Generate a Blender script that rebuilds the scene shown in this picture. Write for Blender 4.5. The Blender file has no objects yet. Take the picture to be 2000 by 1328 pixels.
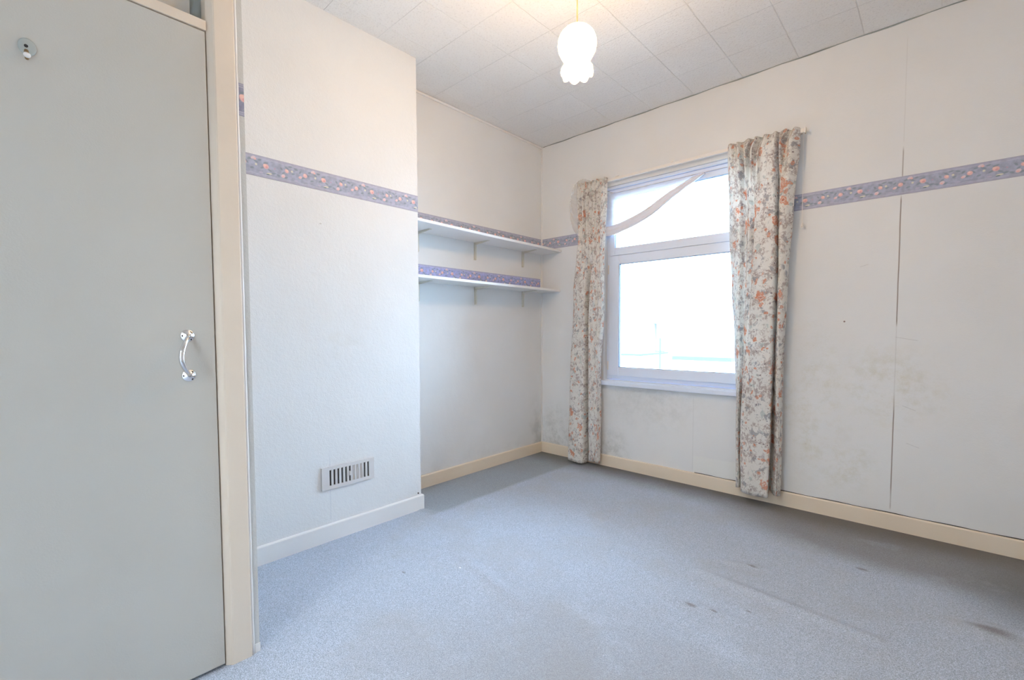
import bpy, bmesh, math, random
from mathutils import Vector, Matrix
random.seed(7)
SC = bpy.context.scene
COL = SC.collection
PI = math.pi

# ------------------------------------------------------------------ camera
cam_d = bpy.data.cameras.new('camera')
cam = bpy.data.objects.new('camera', cam_d)
COL.objects.link(cam)
yaw, pitch, roll, F = 0.7591, -0.0461, -0.0040, 897.99
fw = Vector((-math.sin(yaw)*math.cos(pitch), math.cos(yaw)*math.cos(pitch), math.sin(pitch)))
rt0 = Vector((math.cos(yaw), math.sin(yaw), 0)); up0 = rt0.cross(fw)
rt = rt0*math.cos(roll)+up0*math.sin(roll); up = -rt0*math.sin(roll)+up0*math.cos(roll)
M = Matrix.Identity(4)
for i in range(3):
    M[i][0], M[i][1], M[i][2] = rt[i], up[i], -fw[i]
M.translation = Vector((2.542, -3.2228, 1.0817))
cam.matrix_world = M
cam_d.sensor_fit = 'HORIZONTAL'; cam_d.sensor_width = 36.0
cam_d.lens = 36.0*F/2000
cam_d.shift_x = 24.17/2000; cam_d.shift_y = 23.13/2000
cam_d.clip_start = 0.02
SC.camera = cam

# ------------------------------------------------------------------ world, exposure
w = bpy.data.worlds.new('world'); SC.world = w; w.use_nodes = True
bg = w.node_tree.nodes['Background']
bg.inputs[0].default_value = (0.50, 0.73, 1.0, 1)      # overcast daylight
bg.inputs[1].default_value = 26.5
SC.view_settings.view_transform = 'Standard'
SC.view_settings.look = 'None'
SC.view_settings.exposure = 0.14
SC.view_settings.gamma = 1.0
SC.view_settings.use_curve_mapping = False
SC.cycles.max_bounces = 14
SC.cycles.diffuse_bounces = 10
SC.cycles.transparent_max_bounces = 16
SHADE_POWER = 9.0                                       # glow of the frosted glass shade
BULB_POWER = 600.0                                      # radiance of the bulb inside it
FILL_POWER = 108.0                                    # added fill light, unseen on the landing behind the camera

# ------------------------------------------------------------------ node helpers
class NT:
    def __init__(s, m): s.t = m.node_tree; s.n = s.t.nodes; s.l = s.t.links
    def new(s, typ, **k):
        n = s.n.new(typ)
        for a, b in k.items(): setattr(n, a, b)
        return n
    def put(s, sock, v):
        if isinstance(v, bpy.types.NodeSocket): s.l.new(v, sock)
        elif isinstance(v, (tuple, list)) and len(v) == 3 and sock.type == 'RGBA': sock.default_value = (*v, 1)
        else: sock.default_value = v
    def math(s, op, a, b=None, c=None, clamp=False):
        n = s.new('ShaderNodeMath', operation=op, use_clamp=clamp)
        s.put(n.inputs[0], a)
        if b is not None: s.put(n.inputs[1], b)
        if c is not None: s.put(n.inputs[2], c)
        return n.outputs[0]
    def mix(s, f, a, b, mode='MIX'):
        n = s.new('ShaderNodeMix', data_type='RGBA', blend_type=mode)
        s.put(n.inputs['Factor'], f); s.put(n.inputs[6], a); s.put(n.inputs[7], b)
        return n.outputs[2]
    def noise(s, scale, detail=2, vec=None, rough=.5):
        n = s.new('ShaderNodeTexNoise'); n.inputs['Scale'].default_value = scale
        n.inputs['Detail'].default_value = detail; n.inputs['Roughness'].default_value = rough
        if vec: s.l.new(vec, n.inputs['Vector'])
        return n.outputs[0]
    def step(s, x, lo, hi):                             # smooth 0..1 ramp
        n = s.new('ShaderNodeMapRange', interpolation_type='SMOOTHSTEP')
        s.put(n.inputs[0], x); n.inputs[1].default_value = lo; n.inputs[2].default_value = hi
        return n.outputs[0]
    def obj(s):
        c = s.new('ShaderNodeTexCoord'); sp = s.new('ShaderNodeSeparateXYZ'); s.l.new(c.outputs['Object'], sp.inputs[0])
        of = s.new('ShaderNodeVectorMath', operation='ADD'); s.l.new(c.outputs['Object'], of.inputs[0]); of.inputs[1].default_value = (.1371, .2773, .0331)
        return of.outputs[0], sp.outputs[0], sp.outputs[1], sp.outputs[2]
    def uv(s):
        c = s.new('ShaderNodeTexCoord'); sp = s.new('ShaderNodeSeparateXYZ'); s.l.new(c.outputs['UV'], sp.inputs[0])
        return c.outputs['UV'], sp.outputs[0], sp.outputs[1]
    def bump(s, h, strength, dist=.002):
        b = s.new('ShaderNodeBump'); b.inputs['Strength'].default_value = strength; b.inputs['Distance'].default_value = dist
        s.put(b.inputs['Height'], h); return b.outputs[0]
    def vec(s, x, y, z=0.0):
        c = s.new('ShaderNodeCombineXYZ'); s.put(c.inputs[0], x); s.put(c.inputs[1], y); s.put(c.inputs[2], z); return c.outputs[0]

def new_mat(name, col=(.8, .8, .8), rough=.6, metal=0.0, spec=.3):
    m = bpy.data.materials.new(name); m.use_nodes = True
    b = m.node_tree.nodes['Principled BSDF']
    b.inputs['Base Color'].default_value = (*col, 1); b.inputs['Roughness'].default_value = rough
    b.inputs['Metallic'].default_value = metal; b.inputs['Specular IOR Level'].default_value = spec
    return m, NT(m), b

def paint(name, col, rough=.45, var=.06, bumps=.15, scale=60, spec=.35):
    m, t, b = new_mat(name, col, rough, spec=spec)
    o, *_ = t.obj()
    n = t.noise(3.0, 3, o)
    t.put(b.inputs['Base Color'], t.mix(n, tuple(c*(1-var) for c in col), tuple(min(1, c*(1+var)) for c in col)))
    t.put(b.inputs['Normal'], t.bump(t.noise(scale, 2, o), bumps, .001))
    return m

WALLC = (.773, .778, .779)
def seg_mask(t, h, c, half, lo, hi, wob=.002, soft=.0012, vec=None):
    """thin line along Z at h=c between z lo..hi"""
    return None

def wallpaper(name, extra=None, bump=.35, col=WALLC):
    m, t, b = new_mat(name, col, .85, spec=.12)
    o, x, y, z = t.obj()
    big = t.noise(1.3, 3, o)
    base = t.mix(t.step(big, .3, .7), tuple(c*.965 for c in col), tuple(min(1, c*1.02) for c in col))
    if extra: base = extra(t, o, x, y, z, base)
    t.put(b.inputs['Base Color'], base)
    fine = t.noise(170, 2, o, .6); mid = t.noise(60, 3, o, .6); wav = t.noise(4, 2, o)
    h = t.math('ADD', t.math('MULTIPLY', fine, .5), t.math('MULTIPLY', mid, .8))
    n1 = t.bump(h, bump, .0022)
    b2 = t.new('ShaderNodeBump'); b2.inputs['Strength'].default_value = .35; b2.inputs['Distance'].default_value = .02
    t.put(b2.inputs['Height'], wav); t.l.new(n1, b2.inputs['Normal'])
    t.put(b.inputs['Normal'], b2.outputs[0])
    return m

def line_v(t, h, z, c, half, lo, hi, o, slope=0.0, wob=.003):
    """1 on a slightly wandering vertical line at h = c"""
    wn = t.math('SUBTRACT', t.noise(6, 2, o), .5)
    hc = t.math('ADD', t.math('ADD', h, t.math('MULTIPLY', wn, wob)), -c)
    if slope: hc = t.math('ADD', hc, t.math('MULTIPLY', z, slope))
    d = t.math('ABSOLUTE', hc)
    m = t.math('SUBTRACT', 1.0, t.step(d, half*.45, half*1.2))
    m = t.math('MULTIPLY', m, t.step(z, lo, lo+.03))
    return t.math('MULTIPLY', m, t.math('SUBTRACT', 1.0, t.step(z, hi-.04, hi)))

def blob(t, h, z, c, zc, rh, rz, inner=.2):
    a = t.math('POWER', t.math('DIVIDE', t.math('SUBTRACT', h, c), rh), 2.0)
    bq = t.math('POWER', t.math('DIVIDE', t.math('SUBTRACT', z, zc), rz), 2.0)
    return t.math('SUBTRACT', 1.0, t.step(t.math('SQRT', t.math('ADD', a, bq)), inner, 1.0))

def north_extra(t, o, x, y, z, base):
    n = t.noise(13, 7, o, .78); n2 = t.noise(34, 5, o, .7)
    st = t.math('MAXIMUM', blob(t, x, z, 2.02, .62, .26, .62), blob(t, x, z, 2.36, .78, .34, .30))
    st = t.math('MAXIMUM', st, blob(t, x, z, 2.18, .32, .22, .22))
    st = t.math('MULTIPLY', st, t.step(n, .42, .72))
    base = t.mix(t.math('MULTIPLY', st, .40), base, (.56, .525, .38))
    sp = t.math('MULTIPLY', t.math('MAXIMUM', blob(t, x, z, 2.1, .6, .5, .7), 0.0), t.step(n2, .66, .74))
    base = t.mix(t.math('MULTIPLY', sp, .35), base, (.33, .27, .15))
    # grey mould in the corner and below the window
    mo = t.math('MAXIMUM', blob(t, x, z, .17, .12, .30, .42), blob(t, x, z, .70, .10, .22, .30))
    mo = t.math('MULTIPLY', mo, t.step(n, .38, .66))
    base = t.mix(t.math('MULTIPLY', mo, .42), base, (.33, .34, .32))
    uw = t.math('MULTIPLY', blob(t, x, z, 1.0, .58, .55, .35), t.step(n, .35, .75))
    base = t.mix(t.math('MULTIPLY', uw, .38), base, (.46, .47, .45))
    # opened joint between two drops of paper
    wid = t.noise(3.1, 1, o)
    l1 = line_v(t, x, z, 2.389, .0030, .10, 1.79, o)
    brk = t.math('MAXIMUM', t.step(t.noise(2.2, 1, t.vec(0.0, 3.0, z)), .44, .56), .16)
    base = t.mix(t.math('MULTIPLY', t.math('MULTIPLY', l1, brk), .80), base, (.22, .17, .14))
    l2 = line_v(t, x, z, 2.391, .0030, 1.86, 2.04, o)
    base = t.mix(t.math('MULTIPLY', l2, .6), base, (.24, .19, .16))
    l3 = line_v(t, x, z, 2.392, .0025, 2.04, 2.60, o)
    base = t.mix(t.math('MULTIPLY', l3, .14), base, (.4, .36, .33))
    # joint and newer piece of paper under the window
    l4 = line_v(t, x, z, 1.335, .003, .09, .64, o)
    base = t.mix(t.math('MULTIPLY', l4, .16), base, (.42, .43, .42))
    patch = t.math('MULTIPLY', t.step(x, 1.337, 1.343), t.math('SUBTRACT', 1.0, t.step(z, .20, .215)))
    patch = t.math('MULTIPLY', patch, t.math('SUBTRACT', 1.0, t.step(x, 1.66, 1.67)))
    base = t.mix(t.math('MULTIPLY', patch, .5), base, (.82, .83, .80))
    # pencil marks
    for (cx, cz, dx, dz) in [(2.245, 1.43, .020, .006), (2.43, 1.03, .05, -.010), (2.45, .665, .03, -.012), (2.47, .47, .028, -.010)]:
        L = math.hypot(dx, dz); ca, sa = dx/L, dz/L
        u = t.math('ADD', t.math('MULTIPLY', t.math('SUBTRACT', x, cx), ca), t.math('MULTIPLY', t.math('SUBTRACT', z, cz), sa))
        v = t.math('SUBTRACT', t.math('MULTIPLY', t.math('SUBTRACT', z, cz), ca), t.math('MULTIPLY', t.math('SUBTRACT', x, cx), sa))
        mk = t.math('MULTIPLY', t.math('SUBTRACT', 1.0, t.step(t.math('ABSOLUTE', v), .0004, .002)), t.math('SUBTRACT', 1.0, t.step(t.math('ABSOLUTE', u), L*.8, L)))
        base = t.mix(t.math('MULTIPLY', mk, .3), base, (.25, .24, .24))
    # small nail
    base = t.mix(blob(t, x, z, 2.165, 1.125, .006, .006, .5), base, (.25, .18, .16))
    return base

def breast_extra(t, o, x, y, z, base):
    l = line_v(t, y, z, -2.128, .003, .10, .46, o)
    base = t.mix(t.math('MULTIPLY', l, .22), base, (.42, .47, .55))
    base = t.mix(t.math('MULTIPLY', blob(t, y, z, -2.15, 1.62, .008, .004, .5), .5), base, (.4, .36, .33))
    n = t.noise(7, 4, o, .6)
    s = t.math('MULTIPLY', blob(t, y, z, -2.02, 1.05, .35, .35), t.step(n, .5, .7))
    return t.mix(t.math('MULTIPLY', s, .15), base, (.62, .58, .50))

def left_extra(t, o, x, y, z, base):
    n = t.noise(6, 4, o, .6)
    s = t.math('MULTIPLY', t.math('SUBTRACT', 1.0, t.step(z, .10, .34)), t.step(n, .45, .75))
    base = t.mix(t.math('MULTIPLY', s, .16), base, (.45, .46, .44))
    c = t.math('MULTIPLY', blob(t, y, z, -.05, .15, .18, .45), t.step(n, .40, .68))
    return t.mix(t.math('MULTIPLY', c, .4), base, (.36, .37, .35))

def border_mat(name, period, phase, sign=1.0, tint=(.39, .41, .515)):
    """pasted paper border: lilac ground with a repeating spray of roses (UV: u in metres, v 0..1)"""
    m, t, b = new_mat(name, tint, .7, spec=.2)
    uvv, u, v = t.uv()
    uu = t.math('FRACT', t.math('DIVIDE', t.math('MULTIPLY', t.math('SUBTRACT', u, phase), sign), period))
    vec = t.vec(t.math('MULTIPLY', u, 1.0), t.math('MULTIPLY', v, .094))
    n = t.noise(45, 3, vec)
    base = t.mix(t.step(n, .35, .65), tuple(c*.9 for c in tint), tuple(c*1.12 for c in tint))
    def spot(cu, cv, ru, rv, col, ang=0.0, soft=.75, k=1.0):
        nonlocal base
        # metres
        du = t.math('SUBTRACT', uu, cu)
        du = t.math('SUBTRACT', du, t.math('ROUND', du))
        du = t.math('MULTIPLY', du, period); dv = t.math('MULTIPLY', t.math('SUBTRACT', v, cv), .094)
        ca, sa = math.cos(ang), math.sin(ang)
        a = t.math('ADD', t.math('MULTIPLY', du, ca/ru), t.math('MULTIPLY', dv, sa/ru))
        c = t.math('SUBTRACT', t.math('MULTIPLY', dv, ca/rv), t.math('MULTIPLY', du, sa/rv))
        d = t.math('SQRT', t.math('ADD', t.math('POWER', a, 2.0), t.math('POWER', c, 2.0)))
        msk = t.math('SUBTRACT', 1.0, t.step(d, soft, 1.15))
        base = t.mix(t.math('MULTIPLY', msk, k), base, col)
    G = (.20, .265, .285); PK = (.80, .50, .48); LP = (.74, .59, .61); YE = (.69, .67, .54)
    # garland stems and leaves
    for cu, cv, a, L in [(.0, .72, .3, .013), (.06, .40, -.5, .012), (.94, .46, .5, .012), (.12, .30, .2, .014), (.20, .26, -.3, .010),
                         (.28, .42, .8, .010), (.34, .72, -.5, .012), (.40, .82, .3, .012), (.45, .50, .4, .010), (.50, .76, -.3, .011),
                         (.57, .66, .9, .010), (.62, .42, .2, .012), (.70, .60, -.6, .012), (.74, .76, .3, .010), (.78, .36, .3, .010),
                         (.84, .70, -.4, .012), (.90, .80, .2, .010), (.33, .24, .4, .010), (.25, .62, -.9, .009)]:
        spot(cu, cv, L, .0052, G, a, .5, .6)
    spot(0, .56, .0125, .0115, PK); spot(-.02, .60, .007, .006, (.86, .58, .52)); spot(.01, .52, .006, .005, (.72, .38, .39))
    spot(.845, .56, .0052, .0052, YE)
    spot(.80, .85, .011, .006, LP, .5); spot(.83, .80, .006, .004, PK, .5)
    spot(.05, .24, .013, .004, YE, .1); spot(.03, .19, .008, .003, G)
    spot(.34, .57, .010, .0085, PK, -.8); spot(.35, .60, .005, .004, (.87, .64, .55))
    spot(.43, .61, .0052, .005, YE)
    spot(.28, .29, .010, .0085, LP, .5); spot(.275, .25, .005, .004, PK)
    spot(.66, .56, .0105, .0105, PK); spot(.65, .60, .005, .004, (.87, .62, .56))
    spot(.575, .42, .009, .0065, LP, .5); spot(.56, .40, .005, .004, PK)
    spot(.14, .54, .004, .004, (.50, .36, .46))
    spot(.50, .20, .010, .004, (.48, .46, .58)); spot(.92, .22, .009, .004, (.50, .47, .58))
    # edge bands
    e = t.math('MINIMUM', v, t.math('SUBTRACT', 1.0, v))
    wv = t.math('MULTIPLY', t.math('SINE', t.math('MULTIPLY', u, 95.0)), .012)
    band = t.math('SUBTRACT', 1.0, t.step(t.math('ADD', e, wv), .075, .10))
    base = t.mix(t.math('MULTIPLY', band, .55), base, (.47, .455, .56))
    ln = t.math('SUBTRACT', 1.0, t.step(t.math('ABSOLUTE', t.math('SUBTRACT', t.math('ADD', e, wv), .125)), .008, .026))
    base = t.mix(t.math('MULTIPLY', ln, .5), base, (.60, .59, .68))
    edge = t.math('SUBTRACT', 1.0, t.step(e, .008, .03))
    base = t.mix(t.math('MULTIPLY', edge, .45), base, (.22, .22, .30))
    t.put(b.inputs['Base Color'], base)
    return m

MAT = {}
MAT['wall_north'] = wallpaper('window_wall_paper', north_extra, .30)
MAT['wall_breast'] = wallpaper('chimney_breast_paper', breast_extra, .75)
MAT['wall_left'] = wallpaper('alcove_wall_paper', left_extra, .25)
MAT['wall'] = wallpaper('plain_wall_paper')
MAT['wall_strip'] = wallpaper('grey_strip_paper', None, .5, (.60, .605, .59))  # strip paper set greyer and darker than the other walls
MAT['cream'] = paint('cream_gloss', (.80, .69, .555), .35)
MAT['white_gloss'] = paint('white_gloss', (.82, .81, .80), .32)
MAT['frame_gloss'] = paint('door_frame_gloss', (.76, .67, .565), .35)
MAT['door'] = paint('door_satin', (.56, .555, .52), .42, .03, .25, 240)
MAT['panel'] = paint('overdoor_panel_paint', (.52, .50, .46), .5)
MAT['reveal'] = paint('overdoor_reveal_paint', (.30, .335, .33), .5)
MAT['upvc'] = paint('white_upvc', (.75, .82, .95), .38, .01, .02)  # white plastic with the sky's blue light put into its colour
MAT['seal'] = paint('rubber_seal', (.10, .13, .24), .5)
MAT['plastic'] = paint('white_plastic', (.80, .76, .72), .4, .02, .03)
MAT['shelf'] = paint('white_melamine', (.82, .82, .82), .35, .02, .03)
MAT['bracket'] = paint('shelf_bracket_cream', (.66, .63, .55), .4, .02, .02)
MAT['vent'] = paint('vent_plastic', (.68, .655, .645), .45, .02, .03)
MAT['dark'] = paint('dark_void', (.045, .045, .05), .8)
MAT['steel'] = new_mat('chrome', (.78, .79, .82), .14, 1.0)[0]
MAT['screw'] = new_mat('screw_steel', (.06, .06, .065), .4, .8)[0]

def ceiling_mat():
    m, t, b = new_mat('polystyrene_tiles', (.73, .715, .70), .9, spec=.1)
    o, x, y, z = t.obj()
    P = .3018
    def seam(c, off):
        f = t.math('FRACT', t.math('DIVIDE', t.math('SUBTRACT', c, off), P))
        return t.math('MULTIPLY', t.math('MINIMUM', f, t.math('SUBTRACT', 1.0, f)), P)
    cx = t.math('FLOOR', t.math('DIVIDE', t.math('SUBTRACT', x, .405), P)); cy = t.math('FLOOR', t.math('DIVIDE', t.math('SUBTRACT', y, -1.8108), P))
    wn = t.new('ShaderNodeTexWhiteNoise', noise_dimensions='2D'); t.put(wn.inputs[0], t.vec(cx, cy))
    rnd = wn.outputs[0]
    wb = t.math('MULTIPLY', t.math('SUBTRACT', t.noise(20, 2, o), .5), .002)
    lx = t.math('SUBTRACT', 1.0, t.step(t.math('ADD', seam(x, .405), wb), .0004, .0035))
    ly = t.math('SUBTRACT', 1.0, t.step(t.math('ADD', seam(y, -1.8108), wb), .0004, .0032))
    line = t.math('MAXIMUM', lx, ly)
    tex = t.noise(95, 3, o, .7); tex2 = t.noise(42, 3, o, .6)
    spk = t.step(tex, .52, .70)
    c0 = t.mix(rnd, (.785, .775, .765), (.80, .79, .78))
    c0 = t.mix(t.math('MULTIPLY', spk, .36), c0, (.53, .505, .495))
    lv = t.step(t.noise(2.3, 1, o), .40, .6)
    near = t.math('SUBTRACT', 1.0, t.step(x, .9, 1.3))       # open joints filled with white on the chimney side
    c0 = t.mix(t.math('MULTIPLY', ly, t.math('ADD', .03, t.math('MULTIPLY', lv, .16))), c0, (.34, .31, .30))
    c0 = t.mix(t.math('MULTIPLY', t.math('MULTIPLY', lx, t.math('SUBTRACT', 1.0, near)), t.math('ADD', .03, t.math('MULTIPLY', lv, .09))), c0, (.38, .36, .36))
    c0 = t.mix(t.math('MULTIPLY', t.math('MULTIPLY', lx, near), t.math('ADD', .2, t.math('MULTIPLY', lv, .5))), c0, (.90, .88, .86))
    t.put(b.inputs['Base Color'], c0)
    h = t.math('ADD', t.math('ADD', t.math('MULTIPLY', tex, 1.0), t.math('MULTIPLY', tex2, .8)), t.math('MULTIPLY', rnd, .15))
    h = t.math('SUBTRACT', h, t.math('MULTIPLY', line, .7))
    t.put(b.inputs['Normal'], t.bump(h, .75, .0035))
    return m
MAT['ceiling'] = ceiling_mat()

def carpet_mat():
    m, t, b = new_mat('grey_blue_carpet', (.3, .34, .4), .95, spec=.05)
    o, x, y, z = t.obj()
    f = t.noise(310, 3, o, .8); f2 = t.noise(95, 3, o, .7); f3 = t.noise(480, 1, o)
    big = t.noise(1.9, 5, o, .65); big2 = t.noise(4.2, 4, o, .6)
    base = t.mix(t.step(f, .30, .70), (.20, .23, .285), (.66, .735, .86))
    base = t.mix(t.math('MULTIPLY', t.step(f2, .40, .62), .30), base, (.34, .40, .50))
    base = t.mix(t.math('MULTIPLY', t.step(f3, .52, .75), .40), base, (.76, .82, .92))
    base = t.mix(t.math('MULTIPLY', t.step(big, .46, .68), .30), base, (.40, .395, .39))
    # traffic wear: greyer towards the camera side of the room
    wear = t.math('MULTIPLY', blob(t, x, y, 2.0, -2.25, 1.25, 1.05), t.step(big2, .15, .55))
    base = t.mix(t.math('MULTIPLY', wear, .60), base, (.29, .285, .285))
    # grubby margins that nobody walked on, with shade painted in along the window wall
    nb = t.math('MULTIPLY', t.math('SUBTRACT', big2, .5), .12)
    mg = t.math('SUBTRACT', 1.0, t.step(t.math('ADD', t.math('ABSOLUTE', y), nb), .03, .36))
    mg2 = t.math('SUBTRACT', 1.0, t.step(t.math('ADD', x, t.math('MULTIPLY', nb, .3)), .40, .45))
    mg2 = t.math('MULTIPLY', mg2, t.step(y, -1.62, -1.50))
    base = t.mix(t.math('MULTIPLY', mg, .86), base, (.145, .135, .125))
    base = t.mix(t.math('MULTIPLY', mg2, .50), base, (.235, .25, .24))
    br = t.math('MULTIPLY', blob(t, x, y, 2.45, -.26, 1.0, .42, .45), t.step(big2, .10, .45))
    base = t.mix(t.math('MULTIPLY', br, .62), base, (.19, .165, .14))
    br = t.math('MULTIPLY', blob(t, x, y, 3.05, -.50, .55, .48, .3), t.step(big2, .10, .5))
    base = t.mix(t.math('MULTIPLY', br, .65), base, (.15, .155, .16))
    for cx, cy, r in [(1.875, -1.436, .018), (1.955, -1.418, .012), (2.05, -1.32, .009), (1.965, -.945, .016), (.84, -2.06, .010), (2.72, -.86, .05), (2.33, -.63, .02)]:
        base = t.mix(t.math('MULTIPLY', blob(t, x, y, cx, cy, r*1.9, r*.8, .1), .55), base, (.12, .09, .075))
    base = t.mix(blob(t, x, y, .995, -1.86, .006, .005, .6), base, (.85, .86, .88))
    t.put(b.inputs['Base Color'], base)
    t.put(b.inputs['Normal'], t.bump(t.math('ADD', f, t.math('MULTIPLY', f2, .8)), .30, .0025))
    return m
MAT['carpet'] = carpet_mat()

def curtain_mat():
    m, t, b = new_mat('floral_cotton', (.8, .78, .72), .85, spec=.1)
    uvv, u, v = t.uv()
    wob = t.new('ShaderNodeTexNoise'); wob.inputs['Scale'].default_value = 14
    t.l.new(uvv, wob.inputs['Vector'])
    va = t.new('ShaderNodeVectorMath', operation='MULTIPLY_ADD')
    t.l.new(wob.outputs['Color'], va.inputs[0]); va.inputs[1].default_value = (.028, .028, 0); t.l.new(uvv, va.inputs[2])
    W = va.outputs[0]
    base = t.mix(t.noise(8, 2, uvv), (.83, .81, .765), (.89, .875, .845))
    # washed mauve-grey foliage
    f1 = t.noise(13, 4, W, .62); f2 = t.noise(48, 3, W, .7); f3 = t.noise(8, 2, W)
    base = t.mix(t.math('MULTIPLY', t.math('MULTIPLY', t.step(f1, .49, .57), t.step(f2, .42, .55)), .75), base, (.46, .375, .35))
    g = t.math('MULTIPLY', t.step(t.noise(19, 3, W, .6), .56, .62), t.step(f3, .42, .55))
    base = t.mix(t.math('MULTIPLY', g, .75), base, (.34, .345, .375))
    tl = t.math('MULTIPLY', t.step(t.noise(17, 2, t.vec(t.math('ADD', u, 4.0), v)), .62, .68), .6)
    base = t.mix(tl, base, (.50, .575, .55))
    sg = t.math('MULTIPLY', t.math('SUBTRACT', 1.0, t.step(t.math('ABSOLUTE', t.math('SUBTRACT', t.noise(30, 2, t.vec(t.math('ADD', u, 9.0), v), .5), .5)), .008, .022)), t.step(t.noise(21, 2, t.vec(u, t.math('ADD', v, 5.0))), .47, .52))
    base = t.mix(t.math('MULTIPLY', sg, .6), base, (.43, .36, .335))
    # dark berries
    vo = t.new('ShaderNodeTexVoronoi'); vo.inputs['Scale'].default_value = 42; t.l.new(W, vo.inputs['Vector'])
    sp = t.new('ShaderNodeSeparateColor'); t.l.new(vo.outputs['Color'], sp.inputs[0])
    bm_ = t.math('MULTIPLY', t.math('SUBTRACT', 1.0, t.step(vo.outputs['Distance'], .16, .27)), t.step(sp.outputs[0], .70, .72))
    base = t.mix(t.math('MULTIPLY', bm_, .8), base, (.27, .20, .215))
    # orange flowers: ring petals + heart, on some cells of two grids
    for sc, off, keep, r, ku, sk in ((9.0, 0.0, .55, .27, 1.0, .55), (15, 7.3, .61, .24, 1.5, -.8), (24, 3.1, .68, .24, .8, .4)):
        vo = t.new('ShaderNodeTexVoronoi'); vo.inputs['Scale'].default_value = sc
        t.l.new(t.vec(t.math('ADD', t.math('MULTIPLY', t.math('ADD', u, t.math('MULTIPLY', v, sk*.5)), ku), off), t.math('ADD', v, off)), vo.inputs['Vector'])
        vo2 = t.new('ShaderNodeTexNoise'); vo2.inputs['Scale'].default_value = 42; t.l.new(uvv, vo2.inputs['Vector'])
        d = t.math('ADD', vo.outputs['Distance'], t.math('MULTIPLY', t.math('SUBTRACT', vo2.outputs[0], .5), .62))
        sp = t.new('ShaderNodeSeparateColor'); t.l.new(vo.outputs['Color'], sp.inputs[0])
        on = t.step(sp.outputs[1], keep, keep+.01)
        ring = t.math('SUBTRACT', 1.0, t.step(t.math('ABSOLUTE', t.math('SUBTRACT', d, r*.66)), .025, .075))
        disc = t.math('SUBTRACT', 1.0, t.step(d, r*.9, r*1.05))
        heart = t.math('SUBTRACT', 1.0, t.step(d, .03, .10))
        base = t.mix(t.math('MULTIPLY', t.math('MULTIPLY', on, disc), .45), base, (.80, .56, .44))
        base = t.mix(t.math('MULTIPLY', t.math('MULTIPLY', on, ring), .72), base, (.70, .26, .14))
        base = t.mix(t.math('MULTIPLY', t.math('MULTIPLY', on, heart), .8), base, (.55, .17, .09))
    # fabric as thin cloth: part of the light passes through
    tr = t.new('ShaderNodeBsdfTranslucent'); t.put(tr.inputs[0], base)
    t.put(b.inputs['Base Color'], base)
    t.put(b.inputs['Normal'], t.bump(t.noise(400, 1, uvv), .15, .0006))
    ms = t.new('ShaderNodeMixShader'); ms.inputs[0].default_value = .28
    t.l.new(b.outputs[0], ms.inputs[1]); t.l.new(tr.outputs[0], ms.inputs[2])
    t.l.new(ms.outputs[0], t.n['Material Output'].inputs[0])
    return m
MAT['curtain'] = curtain_mat()
MAT['lining'] = paint('curtain_lining', (.50, .44, .38), .9, .04, .1)

def net_mat(name, alpha, col=(.88, .87, .88), thru=.45):
    m, t, b = new_mat(name, col, .9, spec=.05)
    tr = t.new('ShaderNodeBsdfTranslucent'); tr.inputs[0].default_value = (*col, 1)
    ms = t.new('ShaderNodeMixShader'); ms.inputs[0].default_value = thru
    t.l.new(b.outputs[0], ms.inputs[1]); t.l.new(tr.outputs[0], ms.inputs[2])
    tp = t.new('ShaderNodeBsdfTransparent')
    m2 = t.new('ShaderNodeMixShader')
    uvv, u, v = t.uv()
    st = t.noise(1.0, 2, t.vec(t.math('MULTIPLY', u, 5.0), t.math('MULTIPLY', v, 26.0)))
    t.put(m2.inputs[0], t.math('MULTIPLY', alpha, t.math('ADD', .8, t.math('MULTIPLY', st, .4)), clamp=True))
    t.l.new(tp.outputs[0], m2.inputs[1]); t.l.new(ms.outputs[0], m2.inputs[2])
    t.l.new(m2.outputs[0], t.n['Material Output'].inputs[0])
    return m
MAT['net'] = net_mat('white_net', .42)
MAT['net_dense'] = net_mat('white_net_gathered', 1.25, (.82, .83, .90), .04)

def glass_mat():
    m, t, b = new_mat('window_glass')
    gl = t.new('ShaderNodeBsdfGlossy'); gl.inputs[1].default_value = .02
    tp = t.new('ShaderNodeBsdfTransparent'); tp.inputs[0].default_value = (.95, .97, .97, 1)
    fr = t.new('ShaderNodeFresnel'); fr.inputs[0].default_value = 1.45
    ms = t.new('ShaderNodeMixShader'); t.l.new(fr.outputs[0], ms.inputs[0])
    t.l.new(tp.outputs[0], ms.inputs[1]); t.l.new(gl.outputs[0], ms.inputs[2]); t.l.new(ms.outputs[0], t.n['Material Output'].inputs[0])
    return m
MAT['glass'] = glass_mat()

def emit_mat(name, col, s, gloss=True):
    m, t, b = new_mat(name, (.9, .88, .84), .15)
    b.inputs['Emission Color'].default_value = (*col, 1); b.inputs['Emission Strength'].default_value = s
    return m
MAT['shade'] = emit_mat('lit_frosted_glass', (1.0, .70, .38), SHADE_POWER)
_t = NT(MAT['shade']); _tp = _t.new('ShaderNodeBsdfTransparent'); _tp.inputs[0].default_value = (1, .97, .93, 1); _ms = _t.new('ShaderNodeMixShader'); _ms.inputs[0].default_value = .68
_t.l.new(_t.n['Principled BSDF'].outputs[0], _ms.inputs[1]); _t.l.new(_tp.outputs[0], _ms.inputs[2]); _t.l.new(_ms.outputs[0], _t.n['Material Output'].inputs[0])
MAT['bulb'] = emit_mat('lit_bulb', (1.0, .67, .34), BULB_POWER)
MAT['cord'] = paint('aged_flex', (.40, .27, .185), .5)

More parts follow.
